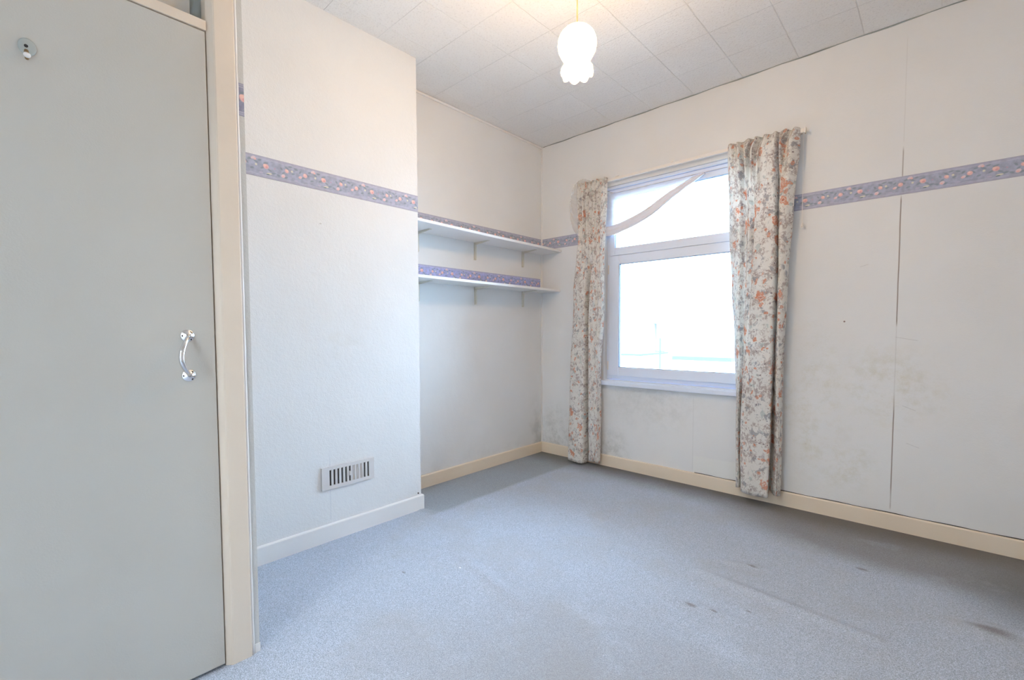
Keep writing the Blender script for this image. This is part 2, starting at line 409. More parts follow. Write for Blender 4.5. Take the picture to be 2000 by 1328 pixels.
# ------------------------------------------------------------------ mesh helpers
def link(name, bm, mat, parent=None, smooth=False, bevel=0.0, seg=2):
    me = bpy.data.meshes.new(name)
    bmesh.ops.recalc_face_normals(bm, faces=bm.faces)
    bm.to_mesh(me); bm.free()
    o = bpy.data.objects.new(name, me); COL.objects.link(o)
    for mm in (mat if isinstance(mat, (list, tuple)) else [mat]): me.materials.append(mm)
    if smooth:
        for p in me.polygons: p.use_smooth = True
    if bevel:
        md = o.modifiers.new('bevel', 'BEVEL'); md.width = bevel; md.segments = seg; md.limit_method = 'ANGLE'; md.angle_limit = .6
    if parent:
        o.parent = parent; o.matrix_parent_inverse = parent.matrix_world.inverted()
    return o
def B(*boxes):
    bm = bmesh.new()
    for b in boxes: add_box(bm, *b)
    return bm
def add_box(bm, x0, x1, y0, y1, z0, z1):
    vs = [bm.verts.new(p) for p in ((x0, y0, z0), (x1, y0, z0), (x1, y1, z0), (x0, y1, z0), (x0, y0, z1), (x1, y0, z1), (x1, y1, z1), (x0, y1, z1))]
    for f in ((3, 2, 1, 0), (4, 5, 6, 7), (0, 1, 5, 4), (1, 2, 6, 5), (2, 3, 7, 6), (3, 0, 4, 7)): bm.faces.new([vs[i] for i in f])
    return vs
def tube(bm, pts, rad, n=12, cap=True):
    pts = [Vector(p) for p in pts]
    rad = rad if isinstance(rad, (list, tuple)) else [rad]*len(pts)
    rings = []; prev = None
    for i, p in enumerate(pts):
        d = (pts[min(i+1, len(pts)-1)]-pts[max(i-1, 0)]).normalized()
        if prev is None:
            a = Vector((0, 0, 1)) if abs(d.z) < .9 else Vector((1, 0, 0))
            s = d.cross(a).normalized()
        else: s = (prev-d*prev.dot(d)).normalized()
        prev = s; tt = d.cross(s)
        rings.append([bm.verts.new(p+(s*math.cos(2*PI*k/n)+tt*math.sin(2*PI*k/n))*rad[i]) for k in range(n)])
    for a, b in zip(rings, rings[1:]):
        for k in range(n): bm.faces.new((a[k], a[(k+1) % n], b[(k+1) % n], b[k]))
    if cap: bm.faces.new(rings[0][::-1]); bm.faces.new(rings[-1])
def lathe(bm, prof, n=32, c=(0, 0, 0), axis='z', fn=None, closed=False):
    rings = []
    for j, (r, h) in enumerate(prof):
        ring = []
        for k in range(n):
            a = 2*PI*k/n
            rr, hh = (r, h) if fn is None else fn(j, a, r, h)
            p = (rr*math.cos(a), rr*math.sin(a), hh)
            if axis == 'x': p = (hh, rr*math.cos(a), rr*math.sin(a))
            if axis == 'y': p = (rr*math.cos(a), hh, rr*math.sin(a))
            ring.append(bm.verts.new((c[0]+p[0], c[1]+p[1], c[2]+p[2])))
        rings.append(ring)
    for a, b in zip(rings, rings[1:]):
        for k in range(n): bm.faces.new((a[k], a[(k+1) % n], b[(k+1) % n], b[k]))
    if not closed:
        if prof[0][0] > 1e-6: bm.faces.new(rings[0][::-1])
        if prof[-1][0] > 1e-6: bm.faces.new(rings[-1])
    return rings
def struct(o, label=None):
    o['kind'] = 'structure'
    if label: o['label'] = label
    return o
def tag(o, label, cat, group=None):
    o['label'] = label; o['category'] = cat
    if group: o['group'] = group
    return o
def thing(name, label, cat, loc, group=None):
    o = bpy.data.objects.new(name, None); COL.objects.link(o); o.location = loc
    o.empty_display_size = .05
    bpy.context.view_layer.update()
    return tag(o, label, cat, group)

# ------------------------------------------------------------------ room dimensions (metres; x along the window wall, -y into the room)
H = 2.671; BX = .2932; BY = -1.5531; DX = .9125; CY = -2.688; XE = 3.28; YS = -3.80
WX0, WX1, WZ0, WZ1 = .626, 1.800, .690, 2.195        # window opening
T = .24

# floor: carpet with low ripples
def floor():
    bm = bmesh.new(); nx, ny = 300, 350
    def hgt(x, y):
        h = 0
        for (x0, y0, x1, y1, a, s) in RIP:
            dx, dy = x1-x0, y1-y0; L2 = dx*dx+dy*dy
            k = max(0, min(1, ((x-x0)*dx+(y-y0)*dy)/L2))
            d = math.hypot(x-x0-k*dx, y-y0-k*dy)
            h += a*math.exp(-(d/s)**2)
        return h
    xs = [XE*i/nx for i in range(nx+1)]; ys = [YS*j/ny for j in range(ny+1)]
    g = [[bm.verts.new((x, y, hgt(x, y))) for y in ys] for x in xs]
    for i in range(nx):
        for j in range(ny): bm.faces.new((g[i][j], g[i][j+1], g[i+1][j+1], g[i+1][j]))
    return bm
RIP = [(1.80, -1.15, 2.42, -1.20, .010, .030), (.93, -1.79, 1.42, -1.885, .008, .030), (1.83, -1.43, 2.03, -1.405, .007, .024),
       (2.62, -.90, 2.85, -.79, .010, .035), (1.82, -.995, 1.99, -.93, .006, .018), (.26, -1.585, .50, -1.50, .004, .015),
       (.95, -1.01, 1.18, -.95, .005, .03), (1.66, -1.81, 1.88, -1.95, .003, .02), (1.0, -1.35, 1.45, -1.2, .002, .03), (.43, -.72, .43, -1.4, .002, .02)]
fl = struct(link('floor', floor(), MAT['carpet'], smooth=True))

struct(link('ceiling', B((-.1, XE+.1, YS-.1, .1, H, H+.12)), MAT['ceiling']))
struct(link('wall_window_side', B((-T, WX0, 0, T, -.1, H), (WX1, XE+T, 0, T, -.1, H), (WX0, WX1, 0, T, -.1, WZ0), (WX0, WX1, 0, T, WZ1, H)), MAT['wall_north']))
struct(link('wall_left', B((-T, 0, YS-T, 0, -.1, H)), MAT['wall_left']))
struct(link('wall_chimney_breast', B((0, BX, CY, BY, -.1, H)), MAT['wall_breast']))
# cupboard partition: end panel towards the window and the narrow papered strip beside the door frame
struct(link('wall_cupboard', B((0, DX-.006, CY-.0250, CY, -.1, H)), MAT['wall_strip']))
struct(link('wall_right', B((XE, XE+T, YS-T, 0, -.1, H)), MAT['wall']))
# wall behind the camera with the doorway to the landing, opened for the added fill light
DW0, DW1, DWH = 1.45, 2.25, 2.0
struct(link('wall_rear', B((-T, DW0, YS-T, YS, -.1, H), (DW1, XE+T, YS-T, YS, -.1, H), (DW0, DW1, YS-T, YS, DWH, H)), MAT['wall']))

# landing beyond the doorway
struct(link('wall_landing', B((.6, 3.2, YS-T-1.3, YS-T-1.2, -.1, H), (.5, .6, YS-T-1.3, YS-T, -.1, H), (3.2, 3.3, YS-T-1.3, YS-T, -.1, H)), MAT['wall']))
struct(link('floor_landing', B((.5, 3.3, YS-T-1.3, YS, -.12, -.002)), MAT['carpet']))
struct(link('ceiling_landing', B((.5, 3.3, YS-T-1.3, YS-T, H, H+.1)), MAT['ceiling']))

# trims: bead in the alcove corner and along the ceiling
struct(link('trim_1', B((.0, .010, -.010, 0, .09, H)), MAT['white_gloss'], bevel=.004))
struct(link('trim_2', B((.0, .016, BY, -.012, H-.016, H)), MAT['white_gloss'], bevel=.006))
# wavy caulk line between ceiling tiles and window wall
bm = bmesh.new()
tube(bm, [(x*.05+.02, -.002+.002*math.sin(x*1.7), H-.002+.0025*math.sin(x*.9+1)) for x in range(65)], .0035, 6)
struct(link('trim_3', bm, MAT['reveal']))

# skirting boards
def skirt(name, pts, mat, h=.0894, th=.014):
    """pts: polyline at the wall, room on the left hand side when walking along it"""
    bm = bmesh.new(); prof = [(0, 0), (th, 0), (th, h-.006), (th-.005, h), (0, h)]
    P = [Vector((*p, 0)) for p in pts]; rings = []
    for i, p in enumerate(P):
        dirs = []
        if i > 0: dirs.append((P[i]-P[i-1]).normalized())
        if i < len(P)-1: dirs.append((P[i+1]-P[i]).normalized())
        ns = [Vector((-d.y, d.x, 0)) for d in dirs]
        n = sum(ns, Vector())/len(ns); n = n/(n.length**2) if len(ns) > 1 else n
        rings.append([bm.verts.new(p+n*a+Vector((0, 0, z-.002*(a > 0)*(z == 0)))) for a, z in prof])
    for a, b in zip(rings, rings[1:]):
        for k in range(5): bm.faces.new((a[k], a[(k+1) % 5], b[(k+1) % 5], b[k]))
    bm.faces.new(rings[0]); bm.faces.new(rings[-1])
    return struct(link(name, bm, mat, bevel=.0015))
skirt('baseboard_window_side', [(XE, 0), (0, 0)], MAT['cream'])
skirt('baseboard_left', [(0, -.0145), (0, BY)], MAT['cream'])
skirt('baseboard_chimney_breast', [(0.0145, BY), (BX, BY), (BX, CY)], MAT['white_gloss'])
skirt('baseboard_right', [(XE, YS), (XE, -.0145)], MAT['cream'])
# gap between paper and skirting: dark shadow joint on the right hand part
bm = bmesh.new()
tube(bm, [(1.35+.05*i, -.003, .0905+.0015*math.sin(i*1.3)) for i in range(39)], .0022, 6)
struct(link('trim_4', bm, MAT['dark']))

# wallpaper borders: thin pasted strips
def strip(name, axis, c, a0, a1, z0, z1, mat, th=.0012, sag=0.0):
    bm = bmesh.new(); uvl = bm.loops.layers.uv.new('UVMap'); n = 24; rows = []
    for i in range(n+1):
        a = a0+(a1-a0)*i/n; s = sag*math.sin(PI*i/n)
        col = []
        for z in (z0, z1):
            p = (c, a, z+s) if axis == 'x' else (a, c, z+s)
            col.append(bm.verts.new(p))
        rows.append(col)
    for i in range(n):
        f = bm.faces.new((rows[i][0], rows[i+1][0], rows[i+1][1], rows[i][1]))
        us = [a0+(a1-a0)*i/n, a0+(a1-a0)*(i+1)/n]
        for lp, (uu, vv) in zip(f.loops, ((us[0], 0), (us[1], 0), (us[1], 1), (us[0], 1))): lp[uvl].uv = (uu, vv)
    me = bpy.data.meshes.new(name); bm.to_mesh(me); bm.free()
    o = bpy.data.objects.new(name, me); COL.objects.link(o); me.materials.append(mat)
    md = o.modifiers.new('thickness', 'SOLIDIFY'); md.thickness = th; md.offset = 0
    return struct(o)
ZB0, ZB1 = 1.7843, 1.8779
strip('trim_5', 'x', BX+.0012, CY, BY+.0005, ZB0, ZB1, border_mat('rose_border_breast', .273, -2.403))
strip('trim_6', 'x', .0012, BY, -.011, ZB0, ZB1, border_mat('rose_border_alcove', .27, -1.308))
RBN = border_mat('rose_border_window_side', .2545, 1.962)
strip('trim_7', 'y', -.0012, .011, WX0-.002, ZB0, ZB1, RBN)
strip('trim_16', 'y', -.0012, WX1+.002, XE, ZB0, ZB1, RBN)
strip('trim_8', 'x', .0012, BY, -.022, 1.4405, 1.5325, border_mat('rose_border_above_lower_shelf', .27, -1.308, tint=(.38, .41, .68)))
strip('trim_9', 'x', DX-.0052, CY-.0175, CY-.0005, ZB0-.012, ZB1-.004, border_mat('rose_border_cupboard_strip', .27, -2.69, tint=(.30, .315, .42)))

# ------------------------------------------------------------------ cupboard door, frame and over-door panel
PY0, PY1 = -2.777, -2.7135      # post faces
DY1 = -2.7925                  # lock edge of the door
DY0 = -3.560                   # hinge edge
# frame posts, top rail and over-door panel belong to the frame
bm = B()
def prism(bm, poly, z0, z1):
    lo = [bm.verts.new((x, y, z0)) for x, y in poly]; hi = [bm.verts.new((x, y, z1)) for x, y in poly]
    n = len(poly)
    for k in range(n): bm.faces.new((lo[k], lo[(k+1) % n], hi[(k+1) % n], hi[k]))
    bm.faces.new(lo[::-1]); bm.faces.new(hi)
prism(bm, [(DX-.06, PY0-.012), (DX-.012, PY0-.012), (DX+.002, PY0+.003), (DX+.004, PY0+.008), (DX+.004, PY1-.002), (DX+.001, PY1+.0005), (DX-.06, PY1+.0005)], -.01, H-.001)
struct(link('trim_10', bm, MAT['frame_gloss'], bevel=.0012))
struct(link('trim_11', B((DX-.06, DX+.001, DY0-.09, DY0-.006, -.01, H-.001)), MAT['frame_gloss'], bevel=.002))
struct(link('trim_12', B((DX-.06, DX-.002, DY0-.006, PY0-.0125, 1.9935, 2.023)), MAT['frame_gloss'], bevel=.002))
# caulk bead between the post and the papered strip
bm = bmesh.new(); tube(bm, [(DX-.003+.0008*math.sin(i*1.9), PY1+.0045, i*.06) for i in range(44)], [.0042+.0006*math.sin(i*2.3) for i in range(44)], 8)
struct(link('trim_13', bm, MAT['white_gloss'], smooth=True))
# scuffed wallpaper foot of the strip
struct(link('trim_14', B((DX-.0055, DX-.002, CY-.0165, CY+.001, .0, .030)), MAT['white_gloss'], bevel=.001))
# panel above the door, set back, with its darker right-hand lining
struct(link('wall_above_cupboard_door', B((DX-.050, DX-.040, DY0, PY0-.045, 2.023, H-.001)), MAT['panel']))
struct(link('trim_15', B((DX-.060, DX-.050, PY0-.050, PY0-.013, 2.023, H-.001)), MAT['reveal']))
struct(link('wall_cupboard_hinge_side', B((DX-.06, DX-.004, YS, DY0-.09, -.1, H-.001)), MAT['wall']))

door = link('door_1', B((DX-.042, DX-.006, DY0, DY1, .011, 1.9905)), MAT['door'], bevel=.0012)
struct(door, 'flush pale grey built-in cupboard door with a small chrome pull')
# pull handle on the cupboard door
DFX = DX-.006
def rose_bm(z, y=-2.8645):
    bm = bmesh.new()
    lathe(bm, [(.0185, 0), (.0185, .0016), (.0165, .0036), (.011, .0048), (.0085, .0085), (0, .0095)], 28, (DFX, y, z), 'x')
    return bm
hd = link('pull_handle', B(), MAT['steel'], door)
bm = bmesh.new()
HT, HB = 1.070, .950
pts = []; rr = []
for i in range(25):
    s = i/24; a = s*PI
    out = .006+.036*(math.sin(a)**.62 if 0 < s < 1 else 0)
    pts.append((DFX+out, -2.8645-.026*math.sin(a), HT-(HT-HB)*s-.004*math.sin(a))); rr.append(.0052+.0022*math.sin(a))
tube(bm, pts, rr, 16)
bm.to_mesh(hd.data); bm.free()
for p in hd.data.polygons: p.use_smooth = True
for z in (HT, HB):
    r = link('handle_rose', rose_bm(z), MAT['steel'], hd, smooth=False)
    for p in r.data.polygons: p.use_smooth = True
    bm = bmesh.new()
    for a in (PI, PI*.30, -PI*.30):
        lathe(bm, [(.0030, 0), (.0030, .0012), (0, .0018)], 12, (DFX+.0030, -2.8645+.0130*math.cos(a), z+.0130*math.sin(a)), 'x')
    bm2 = bm
    sc = link('rose_screws', bm2, MAT['screw'], hd)
# coat hook
HK = (DFX, -3.177, 1.766)
bm = bmesh.new(); lathe(bm, [(.0165, 0), (.0165, .002), (.0130, .0045), (0, .0050)], 28, (DFX, HK[1]+.001, HK[2]+.014), 'x')
for v in bm.verts: v.co.z = HK[2]+.014+(v.co.z-HK[2]-.014)*1.25
hk = link('coat_hook', bm, new_mat('grey_clear_plastic', (.42, .46, .45), .25)[0], door, smooth=True)
bm = bmesh.new(); tube(bm, [(DFX+.002, HK[1]-.001, HK[2]+.004), (DFX+.012, HK[1]-.001, HK[2]-.012), (DFX+.022, HK[1]-.001, HK[2]-.022), (DFX+.034, HK[1]-.001, HK[2]-.020)], [.0045, .0045, .004, .0036], 10)
link('hook_arm', bm, new_mat('brass_brown', (.34, .22, .10), .35, .6)[0], hk, smooth=True)
bm = bmesh.new(); lathe(bm, [(0, -.006), (.005, -.004), (.0068, 0), (.005, .004), (0, .006)], 16, (DFX+.036, HK[1]-.001, HK[2]-.020), 'x')
link('hook_tip', bm, MAT['white_gloss'], hk, smooth=True)
bm = bmesh.new(); lathe(bm, [(.0038, 0), (.0038, .0015), (0, .002)], 12, (DFX+.0045, HK[1]-.001, HK[2]+.014), 'x')
link('screw', bm, MAT['screw'], hk)
# rusty latch mark on the frame edge
link('latch_stain', B((DX-.0118, DX-.0112, PY0-.0100, PY0-.0040, .995, 1.022)), paint('rubbed_brown', (.42, .28, .15), .6), bpy.data.objects['trim_10'])

# ------------------------------------------------------------------ window
wy = .030
def ring_frame(bm, x0, x1, z0, z1, wl, wr, wb, wt, y0, y1):
    add_box(bm, x0, x0+wl, y0, y1, z0, z1); add_box(bm, x1-wr, x1, y0, y1, z0, z1)
    add_box(bm, x0+wl, x1-wr, y0, y1, z0, z0+wb); add_box(bm, x0+wl, x1-wr, y0, y1, z1-wt, z1)
bm = bmesh.new(); ring_frame(bm, WX0, WX1, WZ0+.004, WZ1, .052, .052, .045, .055, wy+.018, wy+.080)
win = struct(link('window_1', bm, MAT['upvc'], bevel=.004), 'white plastic casement window with a top light, overlooking pale rooftops')
win['label'] = 'white plastic framed window with a top light above the main pane'
bm = bmesh.new(); add_box(bm, WX0+.052, WX1-.052, wy+.018, wy+.080, 1.640, 1.690)
link('transom', bm, MAT['upvc'], win, bevel=.004)
# lower opening sash
bm = bmesh.new(); ring_frame(bm, WX0+.024, WX1-.024, .722, 1.6620, .089, .089, .070, .068, wy, wy+.018)
s1 = link('lower_sash', bm, MAT['upvc'], win, bevel=.005)
bm = bmesh.new(); ring_frame(bm, WX0+.024+.087, WX1-.024-.087, .790, 1.596, .004, .004, .004, .004, wy+.004, wy+.030)
link('glazing_seal', bm, MAT['seal'], s1)
link('pane', B((WX0+.115, WX1-.115, wy+.030, wy+.036, .793, 1.593)), MAT['glass'], s1)
# fixed top light
bm = bmesh.new(); ring_frame(bm, WX0+.030, WX1-.030, 1.6640, 2.146, .042, .042, .061, .040, wy+.004, wy+.018)
s2 = link('top_light_frame', bm, MAT['upvc'], win, bevel=.004)
bm = bmesh.new(); ring_frame(bm, WX0+.069, WX1-.069, 1.723, 2.107, .003, .003, .003, .003, wy+.010, wy+.032)
link('glazing_seal', bm, MAT['seal'], s2)
link('pane', B((WX0+.071, WX1-.071, wy+.034, wy+.040, 1.725, 2.105)), MAT['glass'], s2)
# trickle vent / drip trims at the head
link('head_trim', B((WX0+.002, WX1-.002, wy+.002, wy+.017, 2.150, 2.172), (WX0+.002, WX1-.002, wy-.016, wy+.017, 2.174, 2.194)), MAT['upvc'], win, bevel=.003)
# sash hinges, left edge
for z in (1.56, .80): link('hinge', B((WX0+.012, WX0+.022, wy+.004, wy+.018, z-.035, z+.035)), MAT['plastic'], win, bevel=.002)
# inner sill board
link('window_sill', B((WX0-.035, WX1+.012, -.040, -.0005, .650, .6835), (WX0+.001, WX1-.001, -.0005, .10, .655, .6905)), MAT['upvc'], win, bevel=.005)

# ------------------------------------------------------------------ curtain rail
rail = tag(link('curtain_rail', B((.425, 1.960, -.062, -.046, 2.214, 2.236)), MAT['plastic'], bevel=.002), 'white plastic curtain track fixed above the window', 'curtain rail')
link('end_stop', B((1.960, 1.967, -.066, -.042, 2.208, 2.242)), MAT['plastic'], rail, bevel=.002)
link('end_stop', B((.418, .425, -.066, -.042, 2.208, 2.242)), MAT['plastic'], rail, bevel=.002)
for x in (.50, .765, 1.19, 1.62, 1.93):
    link('rail_bracket', B((x-.012, x+.012, -.046, -.0005, 2.224, 2.240), (x-.011, x+.011, -.067, -.046, 2.236, 2.242)), MAT['plastic'], rail, bevel=.001)
# pull cord at the right-hand end of the rail
cord = tag(link('curtain_pull_cord', B(), MAT['plastic']), 'thin white curtain cord hanging beside the right curtain, with a small bell-shaped end', 'cord')
bm = bmesh.new(); tube(bm, [(1.952, -.034, 2.226), (1.953, -.030, 2.0), (1.955, -.028, 1.70)], .0011, 6); bm.to_mesh(cord.data); bm.free()
bm = bmesh.new(); lathe(bm, [(.0015, .012), (.004, .010), (.006, -.004), (.009, -.012), (0, -.012)], 16, (1.955, -.028, 1.69))
link('cord_acorn', bm, MAT['plastic'], cord, smooth=True)

# ------------------------------------------------------------------ curtains
def catmull(ps, s):
    n = len(ps)-1; f = max(0, min(n-1e-6, s*n)); i = int(f); t = f-i
    p0 = ps[max(i-1, 0)]; p1 = ps[i]; p2 = ps[i+1]; p3 = ps[min(i+2, n)]
    return [.5*((2*b)+(-a+c)*t+(2*a-5*b+4*c-d)*t*t+(-a+3*b-3*c+d)*t**3) for a, b, c, d in zip(p0, p1, p2, p3)]
def curtain(name, rows, flat_w, hem, nu=150, nv=90, seed=1):
    """rows: list of (z, [(x,y)...]) cross-sections top to bottom, equal counts; hem(u): bottom height offset"""
    rnd = random.Random(seed); bm = bmesh.new(); uvl = bm.loops.layers.uv.new('UVMap')
    zs = [r[0] for r in rows]; top, bot = zs[0], zs[-1]; g = []
    ph = [rnd.uniform(0, 6) for _ in range(6)]
    for j in range(nv+1):
        s = j/nv; z = top+(bot-top)*s
        k = 0
        while k < len(zs)-2 and z < zs[k+1]: k += 1
        t = (z-zs[k])/(zs[k+1]-zs[k]); t = max(0, min(1, t)); t = t*t*(3-2*t)
        row = []
        for i in range(nu+1):
            u = i/nu
            a = catmull(rows[k][1], u); b = catmull(rows[k+1][1], u)
            x = a[0]*(1-t)+b[0]*t; y = a[1]*(1-t)+b[1]*t
            y += .003*math.sin(9*z+ph[0]+7*u)+.0015*math.sin(23*z+ph[1]+15*u); x += .0025*math.sin(7*z+ph[2]+5*u)
            zz = z+hem(u)*s**3
            row.append(bm.verts.new((x, y, zz)))
        g.append(row)
    for j in range(nv):
        for i in range(nu):
            f = bm.faces.new((g[j][i], g[j+1][i], g[j+1][i+1], g[j][i+1]))
            for lp, (a, b) in zip(f.loops, ((i, j), (i, j+1), (i+1, j+1), (i+1, j))): lp[uvl].uv = (flat_w*a/nu+seed, (top-bot)*(1-b/nv))
    me = bpy.data.meshes.new(name); bmesh.ops.recalc_face_normals(bm, faces=bm.faces); bm.to_mesh(me); bm.free()
    for p in me.polygons: p.use_smooth = True
    o = bpy.data.objects.new(name, me); COL.objects.link(o); me.materials.append(MAT['curtain'])
    md = o.modifiers.new('cloth', 'SOLIDIFY'); md.thickness = .0016; md.offset = 0
    return o
def zig(x0, x1, n, yb, yf, jitter=.3, seed=0):
    r = random.Random(seed); out = []
    for i in range(n):
        s = i/(n-1); out.append((x0+(x1-x0)*s+r.uniform(-1, 1)*jitter*(x1-x0)/n*.5, (yb if i % 2 == 0 else yf)+r.uniform(-.006, .006)))
    out[0] = (x0, yb); out[-1] = (x1, out[-1][1]); return out
N = 17
# right curtain: 17 points per row
R_top = zig(1.552, 1.938, N, -.069, -.108, .8, 3)
R_hd = [(1.552, -.070), (1.575, -.098), (1.600, -.088), (1.628, -.120), (1.648, -.067), (1.664, -.120), (1.684, -.067), (1.700, -.124), (1.722, -.067), (1.752, -.112), (1.780, -.116), (1.822, -.118), (1.836, -.066), (1.850, -.124), (1.872, -.070), (1.900, -.118), (1.940, -.068)]
R_180 = [(1.560, -.050), (1.585, -.080), (1.610, -.098), (1.640, -.108), (1.660, -.066), (1.672, -.068), (1.688, -.100), (1.712, -.074), (1.722, -.100), (1.760, -.120), (1.800, -.126), (1.836, -.122), (1.838, -.030), (1.842, -.028), (1.857, -.114), (1.895, -.108), (1.922, -.070)]
R_135 = [(1.580, -.030), (1.605, -.068), (1.625, -.092), (1.645, -.108), (1.660, -.070), (1.672, -.066), (1.684, -.098), (1.704, -.080), (1.716, -.098), (1.750, -.122), (1.795, -.130), (1.838, -.126), (1.838, -.026), (1.842, -.024), (1.856, -.114), (1.884, -.108), (1.898, -.075)]
R_100 = [(1.600, -.035), (1.612, -.060), (1.625, -.088), (1.644, -.104), (1.660, -.068), (1.668, -.062), (1.676, -.100), (1.692, -.098), (1.715, -.104), (1.750, -.122), (1.795, -.130), (1.838, -.128), (1.826, -.024), (1.834, -.022), (1.859, -.114), (1.880, -.108), (1.890, -.075)]
R_060 = [(1.628, -.050), (1.634, -.070), (1.642, -.095), (1.652, -.102), (1.660, -.062), (1.664, -.056), (1.668, -.104), (1.686, -.112), (1.715, -.114), (1.750, -.126), (1.795, -.130), (1.836, -.130), (1.818, -.024), (1.828, -.022), (1.862, -.114), (1.880, -.108), (1.888, -.075)]
R_bot = [(1.634, -.060), (1.638, -.080), (1.646, -.108), (1.660, -.104), (1.668, -.060), (1.672, -.054), (1.676, -.110), (1.694, -.122), (1.720, -.124), (1.752, -.130), (1.795, -.134), (1.836, -.132), (1.812, -.026), (1.824, -.024), (1.866, -.116), (1.880, -.108), (1.888, -.075)]
rc = curtain('curtain', [(2.243, R_top), (2.17, R_hd), (1.80, R_180), (1.35, R_135), (1.00, R_100), (.60, R_060), (.078, R_bot)], .80,
             lambda u: -.006 + .012*math.sin(u*9) + (.02 if u < .3 else 0)*0, seed=2)
tag(rc, 'floral orange and grey curtain at the right of the window, ending above the skirting', 'curtain')
# left curtain
L_top = zig(.432, .690, N, -.069, -.104, .8, 5)
L_hd = [(.430, -.060), (.436, -.098), (.455, -.110), (.478, -.074), (.492, -.112), (.510, -.076), (.524, -.106), (.545, -.072), (.558, -.108), (.578, -.082), (.592, -.106), (.606, -.082), (.624, -.108), (.640, -.084), (.654, -.104), (.670, -.096), (.690, -.070)]
L_180 = [(.436, -.060), (.440, -.090), (.455, -.112), (.480, -.096), (.500, -.112), (.516, -.086), (.528, -.104), (.548, -.092), (.560, -.110), (.580, -.088), (.594, -.108), (.612, -.088), (.628, -.108), (.642, -.090), (.656, -.104), (.668, -.092), (.678, -.070)]
L_135 = [(.400, -.060), (.404, -.090), (.420, -.112), (.450, -.114), (.475, -.118), (.500, -.116), (.524, -.110), (.530, -.048), (.536, -.050), (.560, -.110), (.586, -.104), (.606, -.112), (.624, -.100), (.638, -.108), (.650, -.102), (.660, -.090), (.668, -.066)]
L_070 = [(.370, -.060), (.374, -.092), (.392, -.118), (.425, -.124), (.460, -.126), (.495, -.124), (.522, -.114), (.522, -.032), (.528, -.030), (.546, -.098), (.564, -.108), (.588, -.108), (.606, -.104), (.620, -.106), (.630, -.100), (.638, -.088), (.644, -.064)]
L_bot = [(.368, -.070), (.372, -.110), (.388, -.142), (.425, -.150), (.465, -.152), (.500, -.148), (.524, -.124), (.520, -.030), (.526, -.028), (.546, -.084), (.566, -.094), (.588, -.098), (.604, -.096), (.616, -.096), (.624, -.092), (.632, -.080), (.638, -.060)]
lc = curtain('curtain', [(2.243, L_top), (2.17, L_hd), (1.80, L_180), (1.35, L_135), (.72, L_070), (.022, L_bot)], .72,
             lambda u: (.0 if u < .42 else .012)+.004*math.sin(u*11), seed=9)
tag(lc, 'floral orange and grey curtain left of the window, reaching down to the carpet', 'curtain')

# net curtain: swag gathered to the left, running behind the left curtain
def net():
    root = thing('net_curtain', 'white sheer net swag drawn across the top left of the window', 'net curtain', (.64, -.02, 2.2))
    top = [(.330, 2.225), (.372, 2.285), (.45, 2.300), (.57, 2.235), (.70, 2.146), (.94, 2.142), (1.17, 2.140), (1.385, 2.138)]
    low = [(.306, 2.12), (.322, 1.98), (.395, 1.86), (.640, 1.815), (.840, 1.850), (1.010, 1.915), (1.180, 2.020), (1.385, 2.128)]
    def yy(x):
        k = max(0, min(1, (x-.60)/.08)); return -.016*(1-k)+.010*k
    bm = bmesh.new(); uvl = bm.loops.layers.uv.new('UVMap'); nu, nv = 90, 26; g = []
    for i in range(nu+1):
        s = i/nu; a = catmull(top, s); b = catmull(low, s); col = []
        for j in range(nv+1):
            t = j/nv; x = a[0]*(1-t)+b[0]*t; z = a[1]*(1-t)+b[1]*t
            col.append(bm.verts.new((x, yy(x)-.004*math.sin(t*26+s*5)*min(1, 3*t)+.003*math.sin(s*160)*max(0, 1-4*t), z)))
        g.append(col)
    for i in range(nu):
        for j in range(nv):
            f = bm.faces.new((g[i][j], g[i+1][j], g[i+1][j+1], g[i][j+1]))
            for lp, (p, q) in zip(f.loops, ((i, j), (i+1, j), (i+1, j+1), (i, j+1))): lp[uvl].uv = (p/nu*1.1, q/nv*.5)
    link('sheer_panel', bm, MAT['net'], root, smooth=True)
    # gathered lower edge: soft bunched band
    bm = bmesh.new(); uvl = bm.loops.layers.uv.new('UVMap'); nu, nv = 80, 24; g = []
    for i in range(nu+1):
        s = i/nu; b = Vector(catmull(low[2:], s)); a = Vector(catmull(top[2:], s))
        b2 = Vector(catmull(low[2:], min(1, s+.01))); b1 = Vector(catmull(low[2:], max(0, s-.01)))
        d = (b2-b1).normalized(); n = Vector((-d.y, d.x)); w_ = .066*(1-s**4)+.010
        col = []
        for j in range(nv+1):
            t = j/nv; ang = t*2*PI
            off = (1-math.cos(ang))*.5*w_; dy = -.007*math.sin(ang)*(1 if s < .97 else .3)-.005*math.sin(5*ang+6*s)
            col.append(bm.verts.new((b.x+n.x*off, yy(b.x)-.010+dy, b.y+n.y*off)))
        g.append(col)
    for i in range(nu):
        for j in range(nv):
            f = bm.faces.new((g[i][j], g[i+1][j], g[i+1][j+1], g[i][j+1]))
            for lp, (p, q) in zip(f.loops, ((i, j), (i+1, j), (i+1, j+1), (i, j+1))): lp[uvl].uv = (p/nu*1.0, q/nv*.4)
    link('gathered_edge', bm, MAT['net_dense'], root, smooth=True)
    # heading cord
    bm = bmesh.new(); tube(bm, [(.632, .012, 2.143), (1.0, .010, 2.143), (1.40, .008, 2.142), (1.79, .012, 2.143)], .0016, 6)
    link('heading_cord', bm, MAT['plastic'], root)
net()

